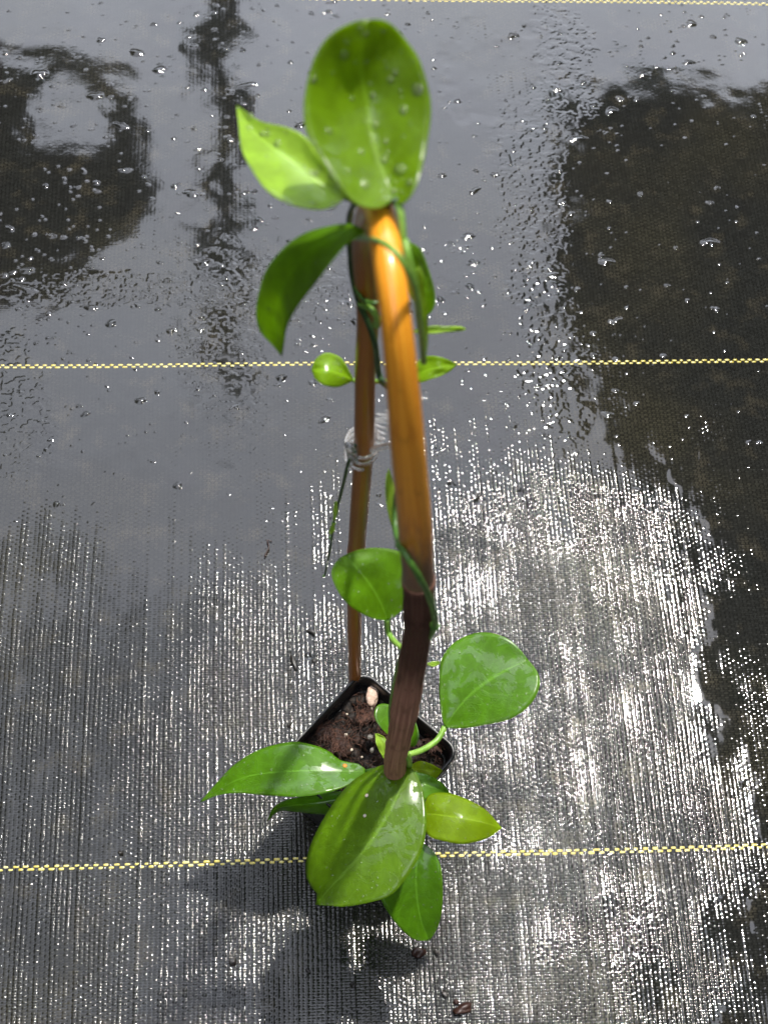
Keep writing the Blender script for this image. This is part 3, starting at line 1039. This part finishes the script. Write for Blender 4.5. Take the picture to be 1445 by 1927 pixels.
L = leaf('gold', ML['gold'], [(796, 1530), (806, 1497), (840, 1492), (880, 1505), (915, 1525), (944, 1558)], [(796, 1530), (840, 1535), (880, 1541), (915, 1549), (944, 1558)],
         [(796, 1530), (804, 1570), (832, 1582), (870, 1588), (902, 1582), (926, 1572), (944, 1558)], [.118, .122, .124, .122, .116], -.002, -.003,
         label='yellow-green glowing leaf pointing right beside the large front leaf')
L = leaf('bottom', ML['low'], [(790, 1582), (815, 1602), (829, 1632), (833, 1680), (829, 1725), (820, 1752), (808, 1770)], [(790, 1582), (783, 1640), (785, 1690), (793, 1735), (808, 1770)],
         [(790, 1582), (745, 1610), (722, 1650), (716, 1685), (726, 1710), (752, 1745), (780, 1768), (808, 1770)], [.110, .106, .098, .088, .076], .003, .002,
         label='lowest leaf hanging below the large front leaf towards the viewer')
L = leaf('behind_a', ML['gold'], [(772, 1440), (790, 1432), (812, 1438), (833, 1450)], [(772, 1445), (795, 1448), (815, 1452), (833, 1450)], [(772, 1455), (795, 1466), (818, 1466), (833, 1450)], [.104, .106, .105, .102], .001, -.001,
         label='small bright leaf at the right pot rim behind the large leaf')
L = leaf('behind_b', ML['low'], [(780, 1452), (805, 1458), (830, 1472), (850, 1496)], [(780, 1470), (805, 1478), (830, 1488), (850, 1496)], [(780, 1500), (805, 1505), (830, 1505), (850, 1496)], [.112, .112, .110, .106], -.001, -.001,
         label='dark small leaf between the bright rim leaf and the glowing leaf')
L = leaf('inpot_a', ML['low'], [(752, 1400), (722, 1375), (705, 1350), (708, 1330), (722, 1324), (745, 1330)], [(752, 1400), (748, 1380), (745, 1355), (745, 1330)],
         [(752, 1400), (778, 1405), (788, 1385), (780, 1355), (765, 1335), (745, 1330)], [.092, .096, .098, .098], .003, .003, label='small rounded leaf inside the pot behind the cane foot')
L = leaf('inpot_b', ML['young'], [(722, 1428), (708, 1400), (706, 1380)], [(722, 1428), (718, 1400), (706, 1380)], [(722, 1428), (730, 1405), (724, 1388), (706, 1380)], [.094, .098, .100], .001, .001,
         label='tiny leaf in the pot showing its pale edge')
# stems
stem([(742, 1440, .204), (738, 1390, .205), (735, 1340, .207), (742, 1290, .204), (752, 1245, .198), (765, 1215, .193), (800, 1205, .187), (818, 1175, .181), (810, 1130, .1765), (788, 1085, .174),
      (764, 1045, .176), (752, 1025, .181), (744, 990, .190), (748, 930, .197), (762, 850, .199), (770, 780, .203)], .0011, .0010, M_STEM)
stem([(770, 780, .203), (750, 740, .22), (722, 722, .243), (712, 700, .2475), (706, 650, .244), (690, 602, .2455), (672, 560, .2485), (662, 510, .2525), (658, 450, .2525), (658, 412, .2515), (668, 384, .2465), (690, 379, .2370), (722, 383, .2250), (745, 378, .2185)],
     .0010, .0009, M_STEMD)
stem([(662, 446, .2505), (700, 450, .2125), (735, 466, .199), (762, 500, .196), (778, 545, .1975), (788, 600, .2015), (797, 680, .207)], .0008, .0007, M_PET, 'runner')
stem([(668, 540, .2490), (682, 562, .2455), (702, 570, .243), (722, 566, .2445)], .0007, .0006, M_STEM, 'tendril')
stem([(676, 572, .2465), (698, 582, .243), (710, 600, .2425), (708, 612, .243)], .0008, .0012, M_PET, 'tendril')
stem([(762, 452, .212), (770, 490, .208), (783, 550, .206), (792, 620, .207), (797, 682, .2075)], .0009, .0008, M_PET, 'runner')
SH = stem([(668, 838, .2480), (657, 866, .2480), (645, 915, .2490), (628, 985, .2505), (622, 1030, .2510), (611, 1083, .2520)], .0007, .0004, M_STEMD, 'shoot')
L = leaf('bud_a', ML['young'], [(628, 980), (627, 960), (632, 943)], [(628, 980), (631, 962), (632, 943)], [(628, 980), (636, 962), (632, 943)], [.305, .31, .315], 0, 0, label='minute pale bud leaf on the thin hanging shoot')
L = leaf('bud_b', ML['young'], [(622, 1006), (621, 995), (627, 984)], [(622, 1006), (625, 996), (627, 984)], [(622, 1006), (630, 998), (627, 984)], [.297, .30, .303], 0, 0)
for px, py, y, r in ((628, 985, .2505, .0009), (622, 1012, .2508, .0007), (818, 1178, .1812, .0017), (752, 1027, .1805, .0014), (610, 1084, .252, .0006)):
    V, F_ = ICO[2]
    mb = MB()
    mb.add(V * r + at_y(px, py, y), F_)
    mb.build('stem_joint', M_STEM, PLANT, BASE)
# scale spots on the big leaf and rusty nick on the left one
m_spot, w_ = mat('scale_spot')
finish(w_, principled(w_, (0.55, 0.47, 0.36), 0.6).outputs[0])
m_rust, w_ = mat('rust_nick')
finish(w_, principled(w_, (0.50, 0.20, 0.02), 0.6).outputs[0])


def on_leaf(key, px, py):
    top, N = LEAFGRID[key]
    d = top - EYE
    f = d @ fwd
    X, Y = PW / 2 + FPX * (d @ right) / f, PH / 2 - FPX * (d @ upv) / f
    i = np.unravel_index(np.argmin((X - px) ** 2 + (Y - py) ** 2), X.shape)
    q = at_z(px, py, top[i][2])
    return q, N[i]


def dome(mb, c, n, r, h, g=None, sub=2):
    V, F_ = ICO[sub]
    q = Vector((0, 0, 1)).rotation_difference(Vector(n)).to_matrix()
    s = np.array([r, r * (g.uniform(.8, 1.25) if g is not None else 1), h])
    mb.add((V * s) @ np.array(q).T + c - np.asarray(n) * h * (0.5 if g is not None else 0), F_)


for px, py, m_, r, name, lf in ((690, 1497, m_spot, .0009, 'scale_spot', 'front'), (686, 1535, m_spot, .0008, 'scale_spot', 'front'), (649, 1441, m_rust, .0012, 'rust_nick', 'left')):
    c, n = on_leaf(lf, px, py)
    mb = MB()
    dome(mb, c, n, r, r * .45)
    mb.build(name, m_, PLANT, BASE)

# ------------------------------------------------------------------ water on the leaves
def water_mat():
    m, w = mat('water')
    fr = w.n('ShaderNodeFresnel')
    fr.inputs[0].default_value = 1.35
    tp = w.n('ShaderNodeBsdfTransparent')
    gl = w.n('ShaderNodeBsdfGlossy')
    gl.inputs['Roughness'].default_value = 0.14
    mx = w.n('ShaderNodeMixShader')
    w.link(fr.outputs[0], mx.inputs[0])
    w.link(tp.outputs[0], mx.inputs[1])
    w.link(gl.outputs[0], mx.inputs[2])
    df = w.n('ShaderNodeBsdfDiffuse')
    df.inputs[0].default_value = (0.75, 0.9, 0.5, 1)  # pale tint painted in for the light the drops would focus
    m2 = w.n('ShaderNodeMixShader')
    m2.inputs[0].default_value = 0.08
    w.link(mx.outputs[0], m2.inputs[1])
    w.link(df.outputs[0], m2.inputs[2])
    finish(w, m2.outputs[0])
    return m


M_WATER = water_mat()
g = np.random.default_rng(9)
mb = MB()
for key, n, lo, hi in (('top', 46, .0003, .0011), ('young', 22, .0004, .0012), ('droop', 10, .0003, .0006), ('right', 46, .00015, .0006), ('front', 60, .0002, .0007), ('left', 60, .0002, .0007),
                       ('bottom', 40, .00015, .0005), ('gold', 26, .00015, .0004), ('mid', 24, .0002, .0006), ('pair_l', 8, .0002, .0006), ('behind_a', 6, .00015, .0004)):
    top, N = LEAFGRID[key]
    for _ in range(n):
        i, j = g.integers(2, top.shape[0] - 2), g.integers(1, top.shape[1] - 1)
        r = lo + (hi - lo) * g.random() ** 2.2
        dome(mb, top[i, j] + N[i, j] * r * .05, N[i, j], r * 1.15, r * .6, g)
for key, n in (('left', 70), ('right', 34), ('front', 40), ('bottom', 24), ('gold', 14), ('mid', 12)):
    top, N = LEAFGRID[key]
    for _ in range(n):
        i, j = g.integers(2, top.shape[0] - 2), g.choice([1, 2, top.shape[1] - 3, top.shape[1] - 2])
        t = g.random()
        r = .00018 + .00035 * g.random() ** 2
        dome(mb, top[i, j] * (1 - t) + top[i + 1, j] * t, N[i, j], r * 1.15, r * .75, g)
for px, py, r in ((786, 170, .0018), (686, 345, .0015), (752, 318, .0015), (722, 300, .0010), (680, 285, .0010), (706, 235, .0008), (648, 104, .0012), (693, 102, .001)):
    c, n = on_leaf('top', px, py)
    dome(mb, c, n, r * 1.15, r * .6, g)
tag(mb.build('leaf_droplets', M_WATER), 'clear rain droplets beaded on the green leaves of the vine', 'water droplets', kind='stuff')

# ------------------------------------------------------------------ clear plastic tie
def tie():
    m, w = mat('clear_plastic')
    p = principled(w, (0.97, 0.97, 0.97), 0.10, IOR=1.46, Transmission_Weight=0.86)
    finish(w, p.outputs[0])
    c = at_y(681, 838, .253)
    t = thing('plant_tie', 'clear plastic spiral tie wrapped round the rear leg of the bamboo hoop', 'plant tie', c)
    sc = (c - EYE) @ fwd / FPX
    rx = 30 * sc
    pts = []
    for a in np.linspace(0, 2.8 * 2 * math.pi, 110):
        pts.append(c + np.array([math.cos(a) * rx, math.sin(a) * rx, .0046 - .0015 * a / 2.2 + .0006 * math.sin(a + .6)]))
    mb = MB(); mb.tube(pts, .00062, 10); mb.build('coil', m, t, c)
    pts = [at_y(px, py, y) for px, py, y in ((652, 835, .2475), (660, 850, .2470), (670, 866, .2472), (666, 846, .2465), (656, 838, .246), (658, 858, .2462), (672, 870, .2468))]
    mb = MB(); mb.tube(catmull(pts, 50), .0009, 8); mb.build('tail', m, t, c)
    a0, a1 = at_y(706, 836, .253), at_y(724, 775, .262)
    d = a1 - a0
    Ld = np.linalg.norm(d)
    d /= Ld
    e = np.cross(d, [1, 0, 0]); e /= np.linalg.norm(e)
    f = np.cross(d, e)
    pts = [a0 + d * Ld * s + .0026 * (math.cos(s * 38) * e + math.sin(s * 44) * f) for s in np.linspace(0, 1, 150)]
    mb = MB(); mb.tube(pts, .00042, 8); mb.build('spring', m, t, c)
    pts = [at_y(px, py, y) for px, py, y in ((700, 846, .250), (735, 838, .236), (765, 836, .218), (772, 838, .214), (778, 842, .211), (800, 846, .1785), (765, 848, .1755))]
    mb = MB(); mb.tube(catmull(pts[:5], 40), .0012, 8); mb.build('link_strap', m, t, c)


tie()

# ------------------------------------------------------------------ crumbs lying on the mat
def crumbs():
    def mm(name, a, b):
        m, w = mat(name)
        tc = w.n('ShaderNodeTexCoord')
        n = w.noise(tc.outputs['Object'], 700.0, 4.0)
        p = principled(w, w.mix(n.outputs[0], a, b), 0.4)
        w.link(bump(w, n.outputs[0], .0004, .6), p.inputs['Normal'])
        finish(w, p.outputs[0])
        return m
    red, blk = mm('wet_bark', (0.016, 0.007, 0.005), (0.045, 0.018, 0.012)), mm('wet_soil', (0.010, 0.009, 0.008), (0.03, 0.026, 0.022))
    g = np.random.default_rng(77)
    G = 'crumbs of bark and soil on the mat'
    for px, py, s, sq, m, lb in (
            (787, 1794, .0024, (1, 1.3, .8), red, 'reddish wet bark crumb just below the lowest leaf'),
            (822, 1794, .0016, (1, .9, .7), blk, 'small dark crumb right of the reddish one below the lowest leaf'),
            (838, 1870, .0017, (1, 1, .8), blk, 'round black crumb at the bottom edge, upper of two'),
            (872, 1898, .0032, (1.7, .8, .6), red, 'elongated dark bark bit at the bottom edge of the photo'),
            (858, 1886, .0016, (1, .8, .7), red, 'small bark bit touching the elongated one at the bottom edge'),
            (440, 1810, .0019, (1.1, 1, .7), blk, 'lone black crumb left of the pot below the yellow thread'),
            (664, 1855, .0013, (1, 1, .7), blk, 'black crumb below the large front leaf'),
            (580, 1827, .0011, (1, 1, .7), blk, 'tiny black crumb lower left of the front leaf'),
            (585, 1190, .0018, (1.6, .7, .5), blk, 'dark flake between the rear cane leg and the weave, upper of three'),
            (552, 1245, .0022, (1.8, .6, .5), blk, 'long dark flake left of the rear cane foot'),
            (592, 1243, .0014, (1.2, .8, .5), blk, 'short dark flake close to the pot back corner'),
            (545, 1365, .0014, (1, .8, .6), blk, 'dark crumb left of the pot rim'),
            (1300, 1352, .0012, (1, .8, .6), blk, 'tiny dark crumb near the right edge of the glare'),
            (228, 1605, .0014, (1, .8, .6), blk, 'dark crumb just above the yellow thread at the left')):
        V, F_ = lump(3, s, .30, g, sq)
        p = at_z(px, py, .0008)
        mb = MB()
        mb.add(V, F_)
        o = mb.build('bark_crumb' if m is red else 'soil_crumb', m)
        o.location = p + np.array([0, 0, s * sq[2] * .35])
        tag(o, lb, 'crumb', G)
    mb = MB()
    pts = [at_z(px, py, z) for px, py, z in ((498, 1048, .0012), (506, 1030, .0022), (503, 1017, .0014), (512, 1019, .0012))]
    mb.tube(catmull(pts, 20), np.linspace(.0005, .0003, 20), 6)
    tag(mb.build('twig', red), 'tiny bent dark twig on the mat left of the thin shoot', 'twig')


crumbs()
